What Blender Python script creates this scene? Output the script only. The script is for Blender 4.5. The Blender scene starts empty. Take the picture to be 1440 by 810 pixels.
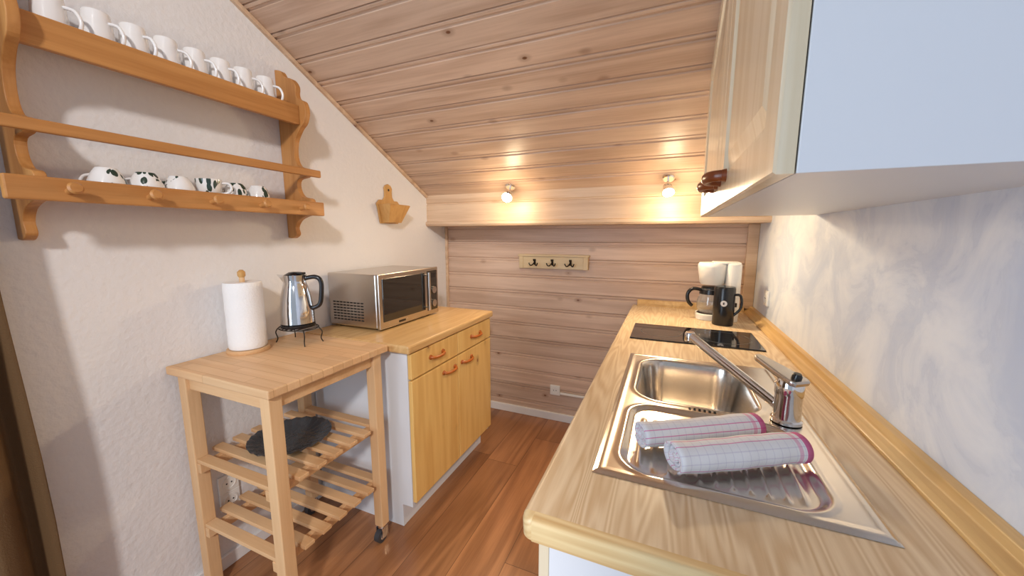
import bpy, math, random
from mathutils import Vector, Matrix
random.seed(4)
S = bpy.context.scene
COL = S.collection
H = 1.31
XL, XR, YB, YN = -1.56, 0.455, 2.42, -1.5
YBM, ZBM0, ZBM1, SL = 2.18, 1.373, 1.58, 0.52
def ceil_z(y): return ZBM1 + SL*(YBM-y)

# ---------------------------------------------------------------- materials
def newmat(name):
    m = bpy.data.materials.new(name); m.use_nodes = True
    nt = m.node_tree
    return m, nt, nt.nodes['Principled BSDF']
def plain(name, col, rough=0.5, metal=0.0, bump=0.0, bscale=80, spec=0.5, trans=0, emit=None, estr=0, coat=0):
    m, nt, b = newmat(name)
    b.inputs['Base Color'].default_value = (*col, 1)
    b.inputs['Roughness'].default_value = rough
    b.inputs['Metallic'].default_value = metal
    b.inputs['Specular IOR Level'].default_value = spec
    b.inputs['Transmission Weight'].default_value = trans
    b.inputs['Coat Weight'].default_value = coat
    if emit:
        b.inputs['Emission Color'].default_value = (*emit, 1)
        b.inputs['Emission Strength'].default_value = estr
    tc = nt.nodes.new('ShaderNodeTexCoord')
    n = nt.nodes.new('ShaderNodeTexNoise'); n.inputs['Scale'].default_value = bscale
    n.inputs['Detail'].default_value = 4
    nt.links.new(tc.outputs['Object'], n.inputs['Vector'])
    if bump > 0:
        bp = nt.nodes.new('ShaderNodeBump'); bp.inputs['Strength'].default_value = bump
        bp.inputs['Distance'].default_value = 0.004
        nt.links.new(n.outputs['Fac'], bp.inputs['Height'])
        nt.links.new(bp.outputs['Normal'], b.inputs['Normal'])
    mr = nt.nodes.new('ShaderNodeMapRange')
    mr.inputs['To Min'].default_value = max(0, rough-0.03); mr.inputs['To Max'].default_value = min(1, rough+0.03)
    nt.links.new(n.outputs['Fac'], mr.inputs['Value']); nt.links.new(mr.outputs['Result'], b.inputs['Roughness'])
    return m

def M(nt, op, a, b=None, c=None):
    n = nt.nodes.new('ShaderNodeMath'); n.operation = op
    for i, v in enumerate((a, b, c)):
        if v is None: continue
        if isinstance(v, (int, float)): n.inputs[i].default_value = v
        else: nt.links.new(v, n.inputs[i])
    return n.outputs[0]
def MIX(nt, f, a, b, blend='MIX'):
    n = nt.nodes.new('ShaderNodeMix'); n.data_type = 'RGBA'; n.blend_type = blend
    for s, v in ((n.inputs[0], f), (n.inputs[6], a), (n.inputs[7], b)):
        if isinstance(v, (int, float)): s.default_value = v
        elif isinstance(v, tuple): s.default_value = (*v, 1)
        else: nt.links.new(v, s)
    return n.outputs[2]
def SMOOTH(nt, v, a, b, lo=0.0, hi=1.0):
    n = nt.nodes.new('ShaderNodeMapRange'); n.interpolation_type = 'SMOOTHSTEP'
    nt.links.new(v, n.inputs[0]); n.inputs[1].default_value = a; n.inputs[2].default_value = b
    n.inputs[3].default_value = lo; n.inputs[4].default_value = hi
    return n.outputs[0]

def wood(name, light, dark, axis='X', plank=None, knots=0.0, rough=0.4, grain=30.0, freq=6.0, ring=0.5,
         fine=0.35, var=0.12, plen=None, coat=0.0, knotcol=(0.16, 0.06, 0.02), kscale=4.0, seamk=0.35, long=0.7, cloud=0.7):
    """plank=(axis, width, offset)"""
    m, nt, b = newmat(name)
    L = nt.links
    tc = nt.nodes.new('ShaderNodeTexCoord')
    sep = nt.nodes.new('ShaderNodeSeparateXYZ'); L.new(tc.outputs['Object'], sep.inputs[0])
    vec = tc.outputs['Object']; rnd = None; seam = None
    ai = 'XYZ'.index(axis)
    if plank:
        pi = 'XYZ'.index(plank[0])
        q = M(nt, 'DIVIDE', M(nt, 'SUBTRACT', sep.outputs[pi], plank[2]), plank[1])
        idx = M(nt, 'FLOOR', q)
        wn = nt.nodes.new('ShaderNodeTexWhiteNoise'); wn.noise_dimensions = '1D'; L.new(idx, wn.inputs['W'])
        rnd = wn.outputs['Value']; col = wn.outputs['Color']
        if plen:
            g = M(nt, 'DIVIDE', M(nt, 'ADD', sep.outputs[ai], M(nt, 'MULTIPLY', rnd, plen)), plen)
            idx2 = M(nt, 'ADD', M(nt, 'FLOOR', g), M(nt, 'MULTIPLY', idx, 17.3))
            wn = nt.nodes.new('ShaderNodeTexWhiteNoise'); wn.noise_dimensions = '1D'; L.new(idx2, wn.inputs['W'])
            rnd = wn.outputs['Value']; col = wn.outputs['Color']
            f1 = M(nt, 'FRACT', q); f2 = M(nt, 'FRACT', g)
            e1 = M(nt, 'MULTIPLY', M(nt, 'MINIMUM', f1, M(nt, 'SUBTRACT', 1.0, f1)), plank[1])
            e2 = M(nt, 'MULTIPLY', M(nt, 'MINIMUM', f2, M(nt, 'SUBTRACT', 1.0, f2)), plen)
            seam = SMOOTH(nt, M(nt, 'MINIMUM', e1, e2), 0.0003, 0.0016)
        sc = nt.nodes.new('ShaderNodeVectorMath'); sc.operation = 'SCALE'; sc.inputs['Scale'].default_value = 9.0
        L.new(col, sc.inputs[0])
        ad = nt.nodes.new('ShaderNodeVectorMath'); ad.operation = 'ADD'
        L.new(tc.outputs['Object'], ad.inputs[0]); L.new(sc.outputs[0], ad.inputs[1]); vec = ad.outputs[0]
    def mapped(sa, so):
        mp = nt.nodes.new('ShaderNodeMapping')
        s = [so]*3; s[ai] = sa
        mp.inputs['Scale'].default_value = s; L.new(vec, mp.inputs['Vector']); return mp.outputs[0]
    n1 = nt.nodes.new('ShaderNodeTexNoise'); n1.inputs['Scale'].default_value = 1; n1.inputs['Detail'].default_value = 2
    n1.inputs['Distortion'].default_value = 0.3
    L.new(mapped(long, freq), n1.inputs['Vector'])
    rings = M(nt, 'MULTIPLY', M(nt, 'ADD', M(nt, 'SINE', M(nt, 'MULTIPLY', n1.outputs['Fac'], grain)), 1.0), 0.5)
    n2 = nt.nodes.new('ShaderNodeTexNoise'); n2.inputs['Scale'].default_value = 1; n2.inputs['Detail'].default_value = 5
    L.new(mapped(6, 160), n2.inputs['Vector'])
    n3 = nt.nodes.new('ShaderNodeTexNoise'); n3.inputs['Scale'].default_value = 1; n3.inputs['Detail'].default_value = 3
    L.new(mapped(1.5, 5), n3.inputs['Vector'])
    fac = M(nt, 'ADD', M(nt, 'MULTIPLY', rings, ring), M(nt, 'MULTIPLY', M(nt, 'SUBTRACT', n2.outputs['Fac'], 0.3), fine*2))
    fac = M(nt, 'ADD', fac, M(nt, 'MULTIPLY', M(nt, 'SUBTRACT', n3.outputs['Fac'], 0.5), cloud))
    cl = nt.nodes.new('ShaderNodeClamp'); L.new(fac, cl.inputs[0])
    colr = MIX(nt, cl.outputs[0], light, dark)
    if rnd is not None:
        v = SMOOTH(nt, rnd, 0.0, 1.0, 1-var, 1+var)
        cb = nt.nodes.new('ShaderNodeCombineColor')
        for i in range(3): L.new(v, cb.inputs[i])
        colr = MIX(nt, 1.0, colr, cb.outputs[0], 'MULTIPLY')
    if knots > 0:
        mp = nt.nodes.new('ShaderNodeMapping'); s = [1.0]*3; s[ai] = 0.6
        mp.inputs['Scale'].default_value = s; L.new(vec, mp.inputs['Vector'])
        vo = nt.nodes.new('ShaderNodeTexVoronoi'); vo.inputs['Scale'].default_value = kscale
        L.new(mp.outputs[0], vo.inputs['Vector'])
        sc2 = nt.nodes.new('ShaderNodeSeparateColor'); L.new(vo.outputs['Color'], sc2.inputs[0])
        has = M(nt, 'LESS_THAN', sc2.outputs[0], knots)
        k = SMOOTH(nt, vo.outputs['Distance'], 0.03, 0.09, 1.0, 0.0)
        k2 = SMOOTH(nt, vo.outputs['Distance'], 0.07, 0.2, 0.35, 0.0)
        kk = M(nt, 'MULTIPLY', M(nt, 'MAXIMUM', k, k2), has)
        colr = MIX(nt, kk, colr, knotcol)
    if seam is not None:
        colr = MIX(nt, seam, tuple(c*seamk for c in dark), colr)
    L.new(colr, b.inputs['Base Color'])
    b.inputs['Roughness'].default_value = rough
    b.inputs['Coat Weight'].default_value = coat; b.inputs['Coat Roughness'].default_value = 0.2
    bp = nt.nodes.new('ShaderNodeBump'); bp.inputs['Strength'].default_value = 0.15; bp.inputs['Distance'].default_value = 0.002
    L.new(n2.outputs['Fac'], bp.inputs['Height']); L.new(bp.outputs['Normal'], b.inputs['Normal'])
    return m

def rgb(r, g, b):
    f = lambda c: ((c/255)/12.92 if c/255 <= 0.04045 else ((c/255+0.055)/1.055)**2.4)
    return (f(r), f(g), f(b))

PW = 0.118
CY = PW/math.sqrt(1+SL*SL)
m_ceil = wood('whitewashed_pine_ceiling', rgb(220,192,168), rgb(178,144,119), 'X', ('Y', CY, YBM), knots=0.6, rough=0.34, grain=24, freq=11, ring=0.42, kscale=9, cloud=0.6, var=0.08, knotcol=rgb(118,76,50))
WPH = 0.115
m_back = wood('whitewashed_pine_wall', rgb(218,191,170), rgb(178,146,124), 'X', ('Z', WPH, 0.0), knots=0.6, rough=0.42, grain=24, freq=11, ring=0.38, kscale=9, cloud=0.6, var=0.08, knotcol=rgb(125,84,58))
m_beam = wood('whitewashed_pine_beam', rgb(222,194,164), rgb(184,148,116), 'X', knots=0.4, rough=0.4, grain=24, freq=9, ring=0.4, kscale=6, cloud=0.5, knotcol=rgb(125,78,50))
m_floor = wood('laminate_floor_oak', rgb(178,124,82), rgb(128,82,50), 'Y', ('X', 0.19, 0.03), knots=0.25, rough=0.3, grain=24, freq=8, plen=1.25, var=0.12, coat=0.15, knotcol=rgb(88,50,30), kscale=4, ring=0.55)
m_counter = wood('pine_laminate_worktop', rgb(228,206,172), rgb(196,162,120), 'Y', None, rough=0.36, grain=95, freq=13, ring=0.55, fine=0.4, long=1.1, cloud=0.3)
m_cedge = wood('pine_worktop_edge', rgb(230,206,156), rgb(204,166,112), 'Y', None, rough=0.36, grain=70, freq=14, ring=0.5, cloud=0.3)
m_cedgeX = wood('pine_worktop_end_edge', rgb(230,206,156), rgb(200,160,104), 'X', None, rough=0.36, grain=60, freq=16, ring=0.6, cloud=0.3)
m_strip = wood('pine_wall_strip', rgb(216,180,122), rgb(184,140,80), 'Y', None, rough=0.35, grain=40, freq=9, ring=0.5, cloud=0.4)
m_pineY = wood('yellow_pine_door', rgb(238,198,124), rgb(214,162,88), 'Z', None, knots=0.55, rough=0.4, grain=30, freq=9, ring=0.4, kscale=8, cloud=0.5, knotcol=rgb(140,80,35))
m_pineTop = wood('yellow_pine_top', rgb(222,184,128), rgb(194,148,88), 'Y', None, knots=0.1, rough=0.35, grain=50, freq=9, ring=0.4, cloud=0.4)
m_birch = wood('birch_trolley_top', rgb(224,186,142), rgb(204,156,108), 'X', ('Y', 0.042, 0.0), rough=0.5, grain=18, freq=10, ring=0.35, var=0.05, plen=0.34, seamk=0.88, cloud=0.4)
m_birchZ = wood('birch_trolley_leg', rgb(228,190,144), rgb(206,160,112), 'Z', None, rough=0.5, grain=18, freq=8, ring=0.4, cloud=0.4)
m_birchX = wood('birch_trolley_slat', rgb(224,184,138), rgb(200,152,102), 'X', None, rough=0.5, grain=18, freq=8, ring=0.4, cloud=0.4)
m_shelfY = wood('honey_pine_rail', rgb(198,142,82), rgb(162,104,50), 'Y', None, knots=0.2, rough=0.45, grain=26, freq=12, ring=0.45, kscale=6, cloud=0.4, knotcol=rgb(110,60,25))
m_shelfZ = wood('honey_pine_bracket', rgb(196,140,80), rgb(160,102,48), 'Z', None, knots=0.2, rough=0.45, grain=26, freq=12, ring=0.45, kscale=6, cloud=0.4, knotcol=rgb(110,60,25))
m_box = wood('light_honey_pine', rgb(210,164,100), rgb(184,132,70), 'Z', None, rough=0.45, grain=22, freq=12, cloud=0.4)
m_updoor = wood('whitewashed_pine_door', rgb(230,218,192), rgb(204,184,146), 'Z', None, knots=0.3, rough=0.28, grain=30, freq=10, ring=0.4, kscale=6, cloud=0.4, knotcol=rgb(160,125,85), coat=0.3)
m_handle = wood('orange_wood_handle', rgb(196,112,40), rgb(165,84,26), 'Y', None, rough=0.35)
m_handleD = wood('brown_wood_handle', rgb(140,72,32), rgb(104,48,20), 'Y', None, rough=0.3)
m_rack = wood('cream_wood_rack', rgb(222,204,170), rgb(200,174,132), 'X', None, rough=0.45)
m_white = plain('white_melamine', (0.74, 0.77, 0.81), 0.35)
m_trimw = plain('white_trim_paint', (0.82, 0.80, 0.78), 0.4)
m_plastic = plain('white_plastic', (0.85, 0.83, 0.78), 0.3)
m_black = plain('black_plastic', (0.012, 0.012, 0.014), 0.25)
m_blackglass = plain('black_ceramic_glass', (0.008, 0.008, 0.01), 0.07, coat=0.5)
m_winglass = plain('microwave_window_glass', (0.02, 0.018, 0.016), 0.06, coat=0.5)
m_china = plain('white_porcelain', (0.86, 0.85, 0.84), 0.15, coat=0.3)
m_chrome = plain('chrome', (0.78, 0.78, 0.79), 0.08, metal=1)
m_steelb = plain('brushed_steel', (0.58, 0.54, 0.50), 0.26, metal=1)
m_steel = plain('sink_stainless_steel', (0.66, 0.61, 0.55), 0.22, metal=1)
m_iron = plain('dark_iron', (0.03, 0.025, 0.02), 0.4, metal=0.6)
m_darkhole = plain('dark_slot', (0.01, 0.01, 0.01), 0.7)
m_paper = plain('paper_towel', (0.86, 0.85, 0.84), 0.9, bump=0.5, bscale=140)
m_curt = plain('brown_curtain_fabric', rgb(104,78,48), 0.85, bump=0.4, bscale=300)
m_bulb = plain('lamp_glow', (1, 0.9, 0.7), 0.3, emit=(1.0, 0.80, 0.5), estr=60)
m_glass = plain('carafe_glass', (0.9, 0.92, 0.92), 0.03, trans=0.9)
m_dglass = plain('smoked_glass', (0.12, 0.13, 0.14), 0.14, trans=0.1, metal=0.5, bump=0.9, bscale=55)
m_rubber = plain('grey_rubber', (0.05, 0.05, 0.055), 0.6)

m_plaster, nt, b = newmat('white_plaster')
tc = nt.nodes.new('ShaderNodeTexCoord')
n = nt.nodes.new('ShaderNodeTexNoise'); n.inputs['Scale'].default_value = 55; n.inputs['Detail'].default_value = 5
nt.links.new(tc.outputs['Object'], n.inputs['Vector'])
n2 = nt.nodes.new('ShaderNodeTexNoise'); n2.inputs['Scale'].default_value = 3
nt.links.new(tc.outputs['Object'], n2.inputs['Vector'])
c = MIX(nt, n2.outputs['Fac'], (0.76, 0.74, 0.73), (0.82, 0.80, 0.79)); nt.links.new(c, b.inputs['Base Color'])
b.inputs['Roughness'].default_value = 0.85
bp = nt.nodes.new('ShaderNodeBump'); bp.inputs['Strength'].default_value = 0.5; bp.inputs['Distance'].default_value = 0.006
nt.links.new(n.outputs['Fac'], bp.inputs['Height']); nt.links.new(bp.outputs['Normal'], b.inputs['Normal'])
m_marble, nt, b = newmat('marbled_wall_panel')
tc = nt.nodes.new('ShaderNodeTexCoord')
n = nt.nodes.new('ShaderNodeTexNoise'); n.inputs['Scale'].default_value = 5; n.inputs['Detail'].default_value = 8
n.inputs['Roughness'].default_value = 0.6; n.inputs['Distortion'].default_value = 0.8
nt.links.new(tc.outputs['Object'], n.inputs['Vector'])
f = SMOOTH(nt, n.outputs['Fac'], 0.3, 0.7)
c = MIX(nt, f, rgb(200, 212, 232), rgb(234, 240, 248))
vein = SMOOTH(nt, M(nt, 'ABSOLUTE', M(nt, 'SUBTRACT', n.outputs['Fac'], 0.47)), 0.0, 0.02, 0.12, 0.0)
c = MIX(nt, vein, c, rgb(176, 188, 210))
nt.links.new(c, b.inputs['Base Color']); b.inputs['Roughness'].default_value = 0.45

# ---------------------------------------------------------------- geometry helpers
def empty(name, loc=(0, 0, 0)):
    e = bpy.data.objects.new(name, None); COL.objects.link(e); e.empty_display_size = 0.1
    return e
def mesh(name, vs, fs, mat, parent=None, smooth=False, bevel=0, seg=2):
    me = bpy.data.meshes.new(name); me.from_pydata([tuple(v) for v in vs], [], fs); me.update()
    import bmesh
    bm = bmesh.new(); bm.from_mesh(me); bmesh.ops.recalc_face_normals(bm, faces=bm.faces); bm.to_mesh(me); bm.free()
    o = bpy.data.objects.new(name, me); COL.objects.link(o)
    me.materials.append(mat)
    if smooth:
        for p in me.polygons: p.use_smooth = True
    if bevel:
        md = o.modifiers.new('bevel', 'BEVEL'); md.width = bevel; md.segments = seg; md.limit_method = 'ANGLE'
    if parent: o.parent = parent
    return o
def box(name, x0, x1, y0, y1, z0, z1, mat, parent=None, bevel=0.0, mtx=None):
    vs = [Vector((x, y, z)) for x in (x0, x1) for y in (y0, y1) for z in (z0, z1)]
    if mtx: vs = [mtx @ v for v in vs]
    fs = [(0, 1, 3, 2), (4, 6, 7, 5), (0, 4, 5, 1), (2, 3, 7, 6), (0, 2, 6, 4), (1, 5, 7, 3)]
    return mesh(name, vs, fs, mat, parent, bevel=bevel)
def prism(name, pts, axis, a0, a1, mat, parent=None, bevel=0, smooth=False, mtx=None):
    def mk(p, a):
        return Vector({'X': (a, p[0], p[1]), 'Y': (p[0], a, p[1]), 'Z': (p[0], p[1], a)}[axis])
    n = len(pts); vs = [mk(p, a0) for p in pts] + [mk(p, a1) for p in pts]
    if mtx: vs = [mtx @ v for v in vs]
    fs = [tuple(range(n)), tuple(range(2*n-1, n-1, -1))] + [(i, (i+1) % n, n+(i+1) % n, n+i) for i in range(n)]
    return mesh(name, vs, fs, mat, parent, bevel=bevel, smooth=smooth)
def lathe(name, prof, mat, parent=None, mtx=None, n=40, smooth=True):
    vs = []; fs = []; k = len(prof)
    for i in range(n):
        a = 2*math.pi*i/n
        for r, z in prof: vs.append(Vector((r*math.cos(a), r*math.sin(a), z)))
    for i in range(n):
        j = (i+1) % n
        for q in range(k-1):
            fs.append((i*k+q, j*k+q, j*k+q+1, i*k+q+1))
    if prof[0][0] > 1e-5: fs.append(tuple(i*k for i in range(n))[::-1])
    if prof[-1][0] > 1e-5: fs.append(tuple(i*k+k-1 for i in range(n)))
    if mtx: vs = [mtx @ v for v in vs]
    o = mesh(name, vs, fs, mat, parent)
    import bmesh
    bm = bmesh.new(); bm.from_mesh(o.data); bmesh.ops.remove_doubles(bm, verts=bm.verts, dist=1e-5)
    bmesh.ops.recalc_face_normals(bm, faces=bm.faces)
    for e in bm.edges:
        if len(e.link_faces) == 2: e.smooth = e.calc_face_angle(0) < math.radians(40)
    for f in bm.faces: f.smooth = smooth
    bm.to_mesh(o.data); bm.free()
    return o
def T(x, y, z): return Matrix.Translation((x, y, z))
def along(p0, p1):
    d = Vector(p1)-Vector(p0)
    return Matrix.Translation(p0) @ d.to_track_quat('Z', 'Y').to_matrix().to_4x4(), d.length
def rod(name, p0, p1, r, mat, parent=None, r2=None, n=20):
    m, l = along(p0, p1); r2 = r if r2 is None else r2
    return lathe(name, [(r, 0), (r2, l)], mat, parent, m, n)
def tube(name, pts, r, mat, parent=None, n=10, closed=False, flat=1.0, spline=True):
    P = [Vector(p) for p in pts]
    if spline and len(P) > 2:
        Q = []
        m = len(P); rng = range(m if closed else m-1)
        for i in rng:
            p0 = P[(i-1) % m] if (closed or i > 0) else P[i]; p1 = P[i]; p2 = P[(i+1) % m]
            p3 = P[(i+2) % m] if (closed or i+2 < m) else p2
            for s in range(6):
                t = s/6
                Q.append(0.5*((2*p1)+(-p0+p2)*t+(2*p0-5*p1+4*p2-p3)*t*t+(-p0+3*p1-3*p2+p3)*t**3))
        if not closed: Q.append(P[-1])
        P = Q
    vs = []; fs = []; m = len(P); up = None
    for i, p in enumerate(P):
        a = P[(i-1) % m] if (closed or i > 0) else p; c = P[(i+1) % m] if (closed or i < m-1) else p
        t = (c-a).normalized()
        if up is None:
            up = Vector((0, 0, 1)) if abs(t.z) < 0.9 else Vector((1, 0, 0))
        s = t.cross(up).normalized(); up = s.cross(t).normalized()
        for k in range(n):
            an = 2*math.pi*k/n
            vs.append(p+s*math.cos(an)*r+up*math.sin(an)*r*flat)
    for i in range(m if closed else m-1):
        j = (i+1) % m
        for k in range(n):
            fs.append((i*n+k, i*n+(k+1) % n, j*n+(k+1) % n, j*n+k))
    if not closed:
        fs.append(tuple(range(n))[::-1]); fs.append(tuple((m-1)*n+k for k in range(n)))
    return mesh(name, vs, fs, mat, parent, smooth=True)
def inset(pts, d):
    out = []; n = len(pts)
    A = sum(pts[i][0]*pts[(i+1) % n][1]-pts[(i+1) % n][0]*pts[i][1] for i in range(n))
    sgn = 1 if A > 0 else -1
    for i in range(n):
        p0 = Vector(pts[i-1]); p1 = Vector(pts[i]); p2 = Vector(pts[(i+1) % n])
        e1 = (p1-p0).normalized(); e2 = (p2-p1).normalized()
        n1 = Vector((-e1.y, e1.x))*sgn; n2 = Vector((-e2.y, e2.x))*sgn
        bis = (n1+n2); bis = bis/(1+n1.dot(n2))
        out.append(tuple(p1+bis*d))
    return out

# ---------------------------------------------------------------- room shell
def plank_surface(name, start, stepdir, normal, count, w, x0, x1, mat, thick=0.03):
    prof = []
    st = Vector(start); sd = Vector(stepdir).normalized(); nn = Vector(normal).normalized()
    for i in range(count):
        b0 = i*w
        for s, h in ((0, -0.007), (0.003, 0), (w-0.028, 0), (w-0.025, -0.005), (w-0.018, -0.005), (w-0.014, 0), (w-0.004, 0), (w-0.001, -0.007)):
            prof.append(st+sd*(b0+s)+nn*h)
    prof.append(st+sd*count*w+nn*(-0.007))
    prof.append(st+sd*count*w-nn*thick); prof.append(st-nn*thick)
    vs = [Vector((x0, p.x, p.y)) for p in prof]+[Vector((x1, p.x, p.y)) for p in prof]
    n = len(prof)
    fs = [tuple(range(n)), tuple(range(2*n-1, n-1, -1))]+[(i, (i+1) % n, n+(i+1) % n, n+i) for i in range(n)]
    return mesh(name, vs, fs, mat)
nplank = int((YBM-YN)*math.sqrt(1+SL*SL)/PW)
plank_surface('ceiling', (YBM, ZBM1), (-1, SL), (-SL, -1), nplank, PW, XL-0.1, XR+0.1, m_ceil)
plank_surface('wall_back', (YB, 0.0), (0, 1), (-1, 0), 13, WPH, XL-0.1, XR+0.1, m_back)
box('floor', XL-0.1, XR+0.1, YN, YB+0.05, -0.08, 0, m_floor)
wl = [(YN, 0), (YB, 0), (YB, 1.6), (YBM, ZBM1), (YN, ceil_z(YN))]
prism('wall_left', wl, 'X', XL-0.1, XL, m_plaster)
wr = [(-0.62, 0), (YB, 0), (YB, 1.6), (YBM, ZBM1), (-0.62, ceil_z(-0.62))]
prism('wall_right', wr, 'X', XR, XR+0.1, m_marble)
bp_ = [(YBM, ZBM1+0.02), (YBM, 1.53), (YBM+0.006, 1.525), (YBM+0.006, 1.52), (YBM, 1.515), (YBM, 1.405), (YBM-0.014, 1.40), (YBM-0.016, 1.385),
       (YBM-0.008, ZBM0), (YB+0.02, ZBM0), (YB+0.02, ZBM1+0.02)]
prism('trim_beam', bp_, 'X', XL, XR, m_beam)
box('baseboard_back', XL, XR, YB-0.014, YB+0.005, 0, 0.055, m_trimw, bevel=0.003)
box('baseboard_left', XL, XL+0.014, YN, YB-0.015, 0, 0.055, m_trimw, bevel=0.003)
box('trim_1', XL, XL+0.018, YB-0.02, YB, 0.055, ZBM0, m_beam, bevel=0.003)
box('trim_2', XR-0.055, XR, YB-0.022, YB, 0.90, ZBM0, m_beam, bevel=0.004)
a = math.atan(SL)
mt = T(XL, YBM, ZBM1-0.002) @ Matrix.Rotation(-a, 4, 'X')
box('trim_3', 0, 0.014, -4.1, 0, -0.016, 0.001, m_beam, mtx=mt)

# ---------------------------------------------------------------- kitchen counter
ZC = H-0.43
kc = empty('kitchen_counter')
X0, Y0 = -0.190, 0.480
nose = []
for i in range(7):
    t = math.pi/2*i/6; nose.append((X0+0.010-0.010*math.sin(t)*1.0, ZC-0.010+0.010*math.cos(t)))
nose = [(-0.085, ZC)]+nose
for i in range(7):
    t = math.pi/2*i/6; nose.append((X0+0.010-0.010*math.cos(t), ZC-0.030-0.010*math.sin(t)))
nose.append((-0.085, ZC-0.04))
prism('worktop_front', nose, 'Y', Y0+0.02, YB-0.014, m_counter, kc)
for nm, a0, a1, b0, b1 in (('worktop_near', -0.085, XR, Y0+0.02, 0.66), ('worktop_far', -0.085, XR, 1.355, YB-0.014), ('worktop_back', 0.30, XR, 0.66, 1.355)):
    box(nm, a0, a1, b0, b1, ZC-0.04, ZC, m_counter, kc)
ne = []
for i in range(7):
    t = math.pi/2*i/6; ne.append((Y0+0.008-0.008*math.sin(t), ZC-0.008+0.008*math.cos(t)))
ne = [(Y0+0.02, ZC)]+ne+[(Y0, ZC-0.036), (Y0+0.004, ZC-0.04), (Y0+0.02, ZC-0.04)]
prism('worktop_end_edge', ne, 'X', X0+0.02, XR, m_cedgeX, kc)
lathe('worktop_corner', [(0.0, 0), (0.014, 0), (0.019, 0.005), (0.02, 0.03), (0.017, 0.037), (0.012, 0.0399), (0, 0.04)], m_cedge, kc, T(X0+0.02, Y0+0.02, ZC-0.0401), 28)
st = [(XR, ZC), (XR-0.045, ZC), (XR-0.045, ZC+0.008), (XR-0.034, ZC+0.014), (XR-0.022, ZC+0.018), (XR-0.018, ZC+0.034), (XR, ZC+0.036)]
prism('wall_strip', st, 'Y', Y0, YB-0.014, m_strip, kc, bevel=0.002)
st2 = [(YB-0.014, ZC), (YB-0.045, ZC), (YB-0.04, ZC+0.015), (YB-0.024, ZC+0.034), (YB-0.014, ZC+0.036)]
prism('back_strip', st2, 'X', -0.16, XR-0.046, m_strip, kc)
box('side_near', -0.15, XR, Y0+0.03, Y0+0.048, 0.0, ZC-0.041, m_white, kc, bevel=0.001)
box('side_far', -0.15, XR, YB-0.05, YB-0.032, 0.0, ZC-0.041, m_white, kc)
box('kick', -0.10, -0.085, Y0+0.05, YB-0.06, 0.0, 0.12, m_white, kc)
box('carcass_bottom', -0.14, XR, Y0+0.05, YB-0.06, 0.12, 0.138, m_white, kc)
yy = Y0+0.034; wd = (YB-0.05-yy)/4
for i in range(4):
    p = [(yy+i*wd+0.002, 0.13), (yy+(i+1)*wd-0.002, 0.13), (yy+(i+1)*wd-0.002, ZC-0.045), (yy+i*wd+0.002, ZC-0.045)]
    prism('door_%d' % (i+1), p, 'X', -0.17, -0.151, m_updoor, kc, bevel=0.002)
    yc = yy+(i+0.5)*wd
    tube('handle_%d' % (i+1), [(-0.168, yc-0.05, 0.76), (-0.195, yc-0.03, 0.76), (-0.2, yc, 0.76), (-0.195, yc+0.03, 0.76), (-0.168, yc+0.05, 0.76)], 0.006, m_handleD, kc)

# ---------------------------------------------------------------- sink
def sdr(x, y, cx, cy, hx, hy, r):
    qx = abs(x-cx)-hx+r; qy = abs(y-cy)-hy+r
    return math.hypot(max(qx, 0), max(qy, 0))+min(max(qx, qy), 0)-r
def ss(a, b, x):
    t = min(1, max(0, (x-a)/(b-a))); return t*t*(3-2*t)
sx0, sx1, sy0, sy1 = -0.107, 0.325, 0.632, 1.380
NX, NY = 124, 214
vs = []; fs = []
bc = ((-0.062+0.232)/2, (0.985+1.335)/2, 0.147, 0.175, 0.075)
dc = ((-0.066+0.268)/2, 0.805, 0.167, 0.148, 0.06)
for j in range(NY+1):
    for i in range(NX+1):
        x = sx0+(sx1-sx0)*i/NX; y = sy0+(sy1-sy0)*j/NY
        e = min(x-sx0, sx1-x, y-sy0, sy1-y)
        z = 0.0008+0.0042*ss(0, 0.010, e)-0.0012*ss(0.014, 0.022, e)
        d1 = sdr(x, y, *bc)
        z += 0.0025*math.exp(-((d1-0.006)/0.006)**2)
        z -= 0.145*ss(0.0, 0.034, -d1)+0.006*ss(0.03, 0.15, -d1)
        d2 = sdr(x, y, *dc)
        z += 0.002*math.exp(-((d2-0.004)/0.005)**2)
        z -= 0.008*ss(0, 0.014, -d2)
        if d2 < -0.02:
            w = ss(0.02, 0.035, -d2)
            if y < 0.90:
                ph = (x-0.10)/0.026
                z += 0.0035*w*ss(0.90, 0.87, y)*max(0, math.cos(2*math.pi*ph))**2*(1 if abs(x-0.1) < 0.15 else 0)
        vs.append((x, y, ZC+z))
for j in range(NY):
    for i in range(NX):
        q = j*(NX+1)+i; fs.append((q, q+1, q+NX+2, q+NX+1))
sink = empty('kitchen_sink')
mesh('sink_basin', vs, fs, m_steel, sink, smooth=True)
lathe('drain_flange', [(0.0, 0.002), (0.02, 0.002), (0.026, 0.004), (0.037, 0.003), (0.04, 0.0)], m_chrome, sink, T(0.085, 1.16, ZC-0.147))
lathe('drain_plug', [(0.0, 0.008), (0.016, 0.007), (0.018, 0.003), (0.018, 0.0)], m_black, sink, T(0.085, 1.16, ZC-0.1445))
for i in range(6):
    box('overflow_slot_%d' % i, 0.068+i*0.011, 0.073+i*0.011, 0.962, 0.974, ZC+0.0035, ZC+0.0058, m_darkhole, sink)

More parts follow.
